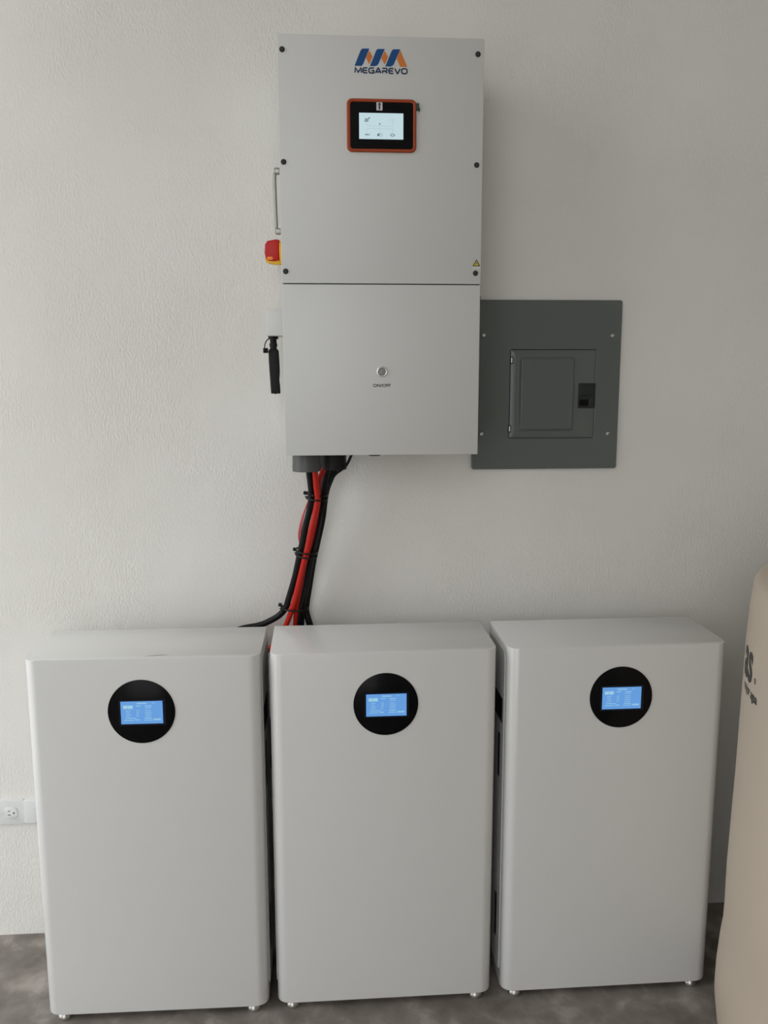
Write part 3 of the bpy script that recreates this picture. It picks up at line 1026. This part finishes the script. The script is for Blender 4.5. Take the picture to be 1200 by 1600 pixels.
# coiled slack hanging behind, in the gap between the first two cabinets
bm = bmesh.new()
pts = []
N = 5*36
for i in range(N+1):
    a = 2*math.pi*i/36
    k = i/N
    pts.append((-0.262+(0.024+0.006*math.sin(5*k))*math.cos(a), -0.058+0.030*(k-0.5)+0.003*math.sin(3*a), 0.560+(0.078-0.010*k)*math.sin(a)))
pts = [(-0.245, -0.05, 0.80), (-0.240, -0.055, 0.70), (-0.238, -0.066, 0.62)] + pts
tube(bm, pts, 0.0055, 8)
tag(obj('cable_coil', bm, M['cable_black'], None, 60, origin=(-0.262, -0.058, 0.48)), 'coil of black cable hanging in the gap beside the middle battery', 'cable')
tag(obj('wall_conduit', tube(bmesh.new(), [(-0.2920, -0.012, 0.0), (-0.2920, -0.012, 0.25), (-0.2920, -0.012, 0.47)], 0.010, 16), M['outlet'], None, 60, origin=(-0.292, -0.012, 0.0)),
    'pale vertical conduit on the wall in the gap below the cable coil', 'conduit')
cable('ground_wire', [(-0.262, -0.045, 0.49), (-0.278, -0.06, 0.40), (-0.284, -0.065, 0.30), (-0.280, -0.062, 0.18), (-0.272, -0.058, 0.08), (-0.262, -0.055, 0.006)], 0.0028, 'wire_green',
      'thin green-yellow wire hanging down in the gap between two batteries')

# ================================================================ wall outlet
ot = empty('wall_outlet', (-1.0, 0, 0.327), 'white double wall outlet low on the wall at the left', 'outlet')
OO = Vector((-1.0, 0, 0.327))


def opart(name, bm, m, parent=None, smooth=None):
    bmesh.ops.translate(bm, verts=bm.verts, vec=-OO)
    return obj(name, bm, m, parent or ot, smooth)


opart('cover_plate', prism_y(bmesh.new(), rrect(-1.0590, -0.9400, 0.3255, 0.3950, 0.004, 4), -0.0070, -0.0003, 0.002), M['outlet'], smooth=40)
opart('mounting_box', prism_y(bmesh.new(), rrect(-0.9405, -0.8850, 0.3290, 0.3940, 0.004, 4), -0.0110, -0.0003, 0.002), M['outlet'], smooth=40)
for cx in (-0.9745, -1.0215):
    face = opart('receptacle', prism_y(bmesh.new(), rrect(cx-0.0185, cx+0.0165, 0.3430, 0.3760, 0.010, 5), -0.0082, -0.006, 0.0006), M['outlet'], smooth=40)
    for z, hw in ((0.3652, 0.0030), (0.3540, 0.0036)):
        bm = bmesh.new()
        box(bm, cx-0.0045-hw, cx-0.0045+hw, -0.0086, -0.0070, z-0.0008, z+0.0008)
        opart('blade_slot', bm, M['ink'], face)
    opart('earth_hole', cyl(bmesh.new(), (cx+0.0078, -0.0070, 0.3590), 0.0023, 0.0023, 0.0016, '-y', 14), M['ink'], face)
opart('plate_screw', cyl(bmesh.new(), (-0.9985, -0.0065, 0.3595), 0.0024, 0.0020, 0.0016, '-y', 12), M['outlet'])

# ================================================================ water tank
TC = Vector((1.2127, -0.7543, 0))
tk = empty('water_tank', TC, 'large round beige plastic water tank at the right edge, dark lettering on its side', 'tank')
prof = [(0.380, 0.0), (0.450, 0.004), (0.490, 0.016), (0.5192, 0.0497), (0.5348, 0.1128), (0.5408, 0.1605), (0.5401, 0.2084), (0.5366, 0.2642), (0.5322, 0.3039),
        (0.5310, 0.3507), (0.5318, 0.4431), (0.5302, 0.5192), (0.5270, 0.6684), (0.5252, 0.8423), (0.5236, 0.9694), (0.5202, 1.0400), (0.5161, 1.0829), (0.5100, 1.0940), (0.5000, 1.1010), (0.4850, 1.1065),
        (0.43, 1.128), (0.36, 1.158), (0.30, 1.180), (0.27, 1.186), (0.235, 1.190)]
obj('tank_shell', lathe(bmesh.new(), prof, 128), M['tank'], tk, 50)
lid = obj('tank_lid', lathe(bmesh.new(), [(0.245, 1.186), (0.248, 1.190), (0.248, 1.212), (0.243, 1.218), (0.20, 1.226), (0.02, 1.232)], 64), M['tank'], tk, 40)


def wrap(bm, ang0, z0, scale_r=0.525):
    """lay flat text (x,z) round the tank; x runs with growing angle"""
    bmesh.ops.triangulate(bm, faces=bm.faces)
    bmesh.ops.subdivide_edges(bm, edges=[e for e in bm.edges if e.calc_length() > 0.01], cuts=2)

    def rad(z):
        for (r0, za), (r1, zb) in zip(prof, prof[1:]):
            if za <= z <= zb:
                return r0+(r1-r0)*(z-za)/(zb-za)
        return scale_r
    for v in bm.verts:
        a = math.radians(ang0)+v.co.x/0.525
        z = z0+v.co.z
        r = rad(z)+0.0008
        v.co = Vector((r*math.cos(a), r*math.sin(a), z))
    return bm


obj('tank_lettering', wrap(text_bm('as', 0.122, 0.0026, 0.84), 162.3, 0.9060), M['ink'], tk)
obj('tank_lettering', wrap(text_bm('®', 0.016, 0.0002, 0.9), 169.1, 0.9130), M['ink'], tk)
obj('tank_lettering', wrap(text_bm('mejor agua', 0.027, 0.0005, 0.86), 165.5, 0.8770), M['ink'], tk)

# concrete crumbs on the floor in front
for (x, y, r, lab_) in ((-0.232, -0.432, 0.0045, 'dark crumb of concrete on the floor before the middle battery'), (-0.185, -0.440, 0.0036, 'pale crumb of concrete on the floor before the middle battery')):
    bm = bmesh.new()
    bmesh.ops.create_icosphere(bm, subdivisions=2, radius=r)
    for v in bm.verts:
        v.co *= 0.8+0.4*random.random()
        v.co.z = max(v.co.z*0.7+r*0.45, 0)
    o = tag(obj('concrete_crumb', bm, M['stone']), lab_, 'debris')
    o.location = (x, y, 0)
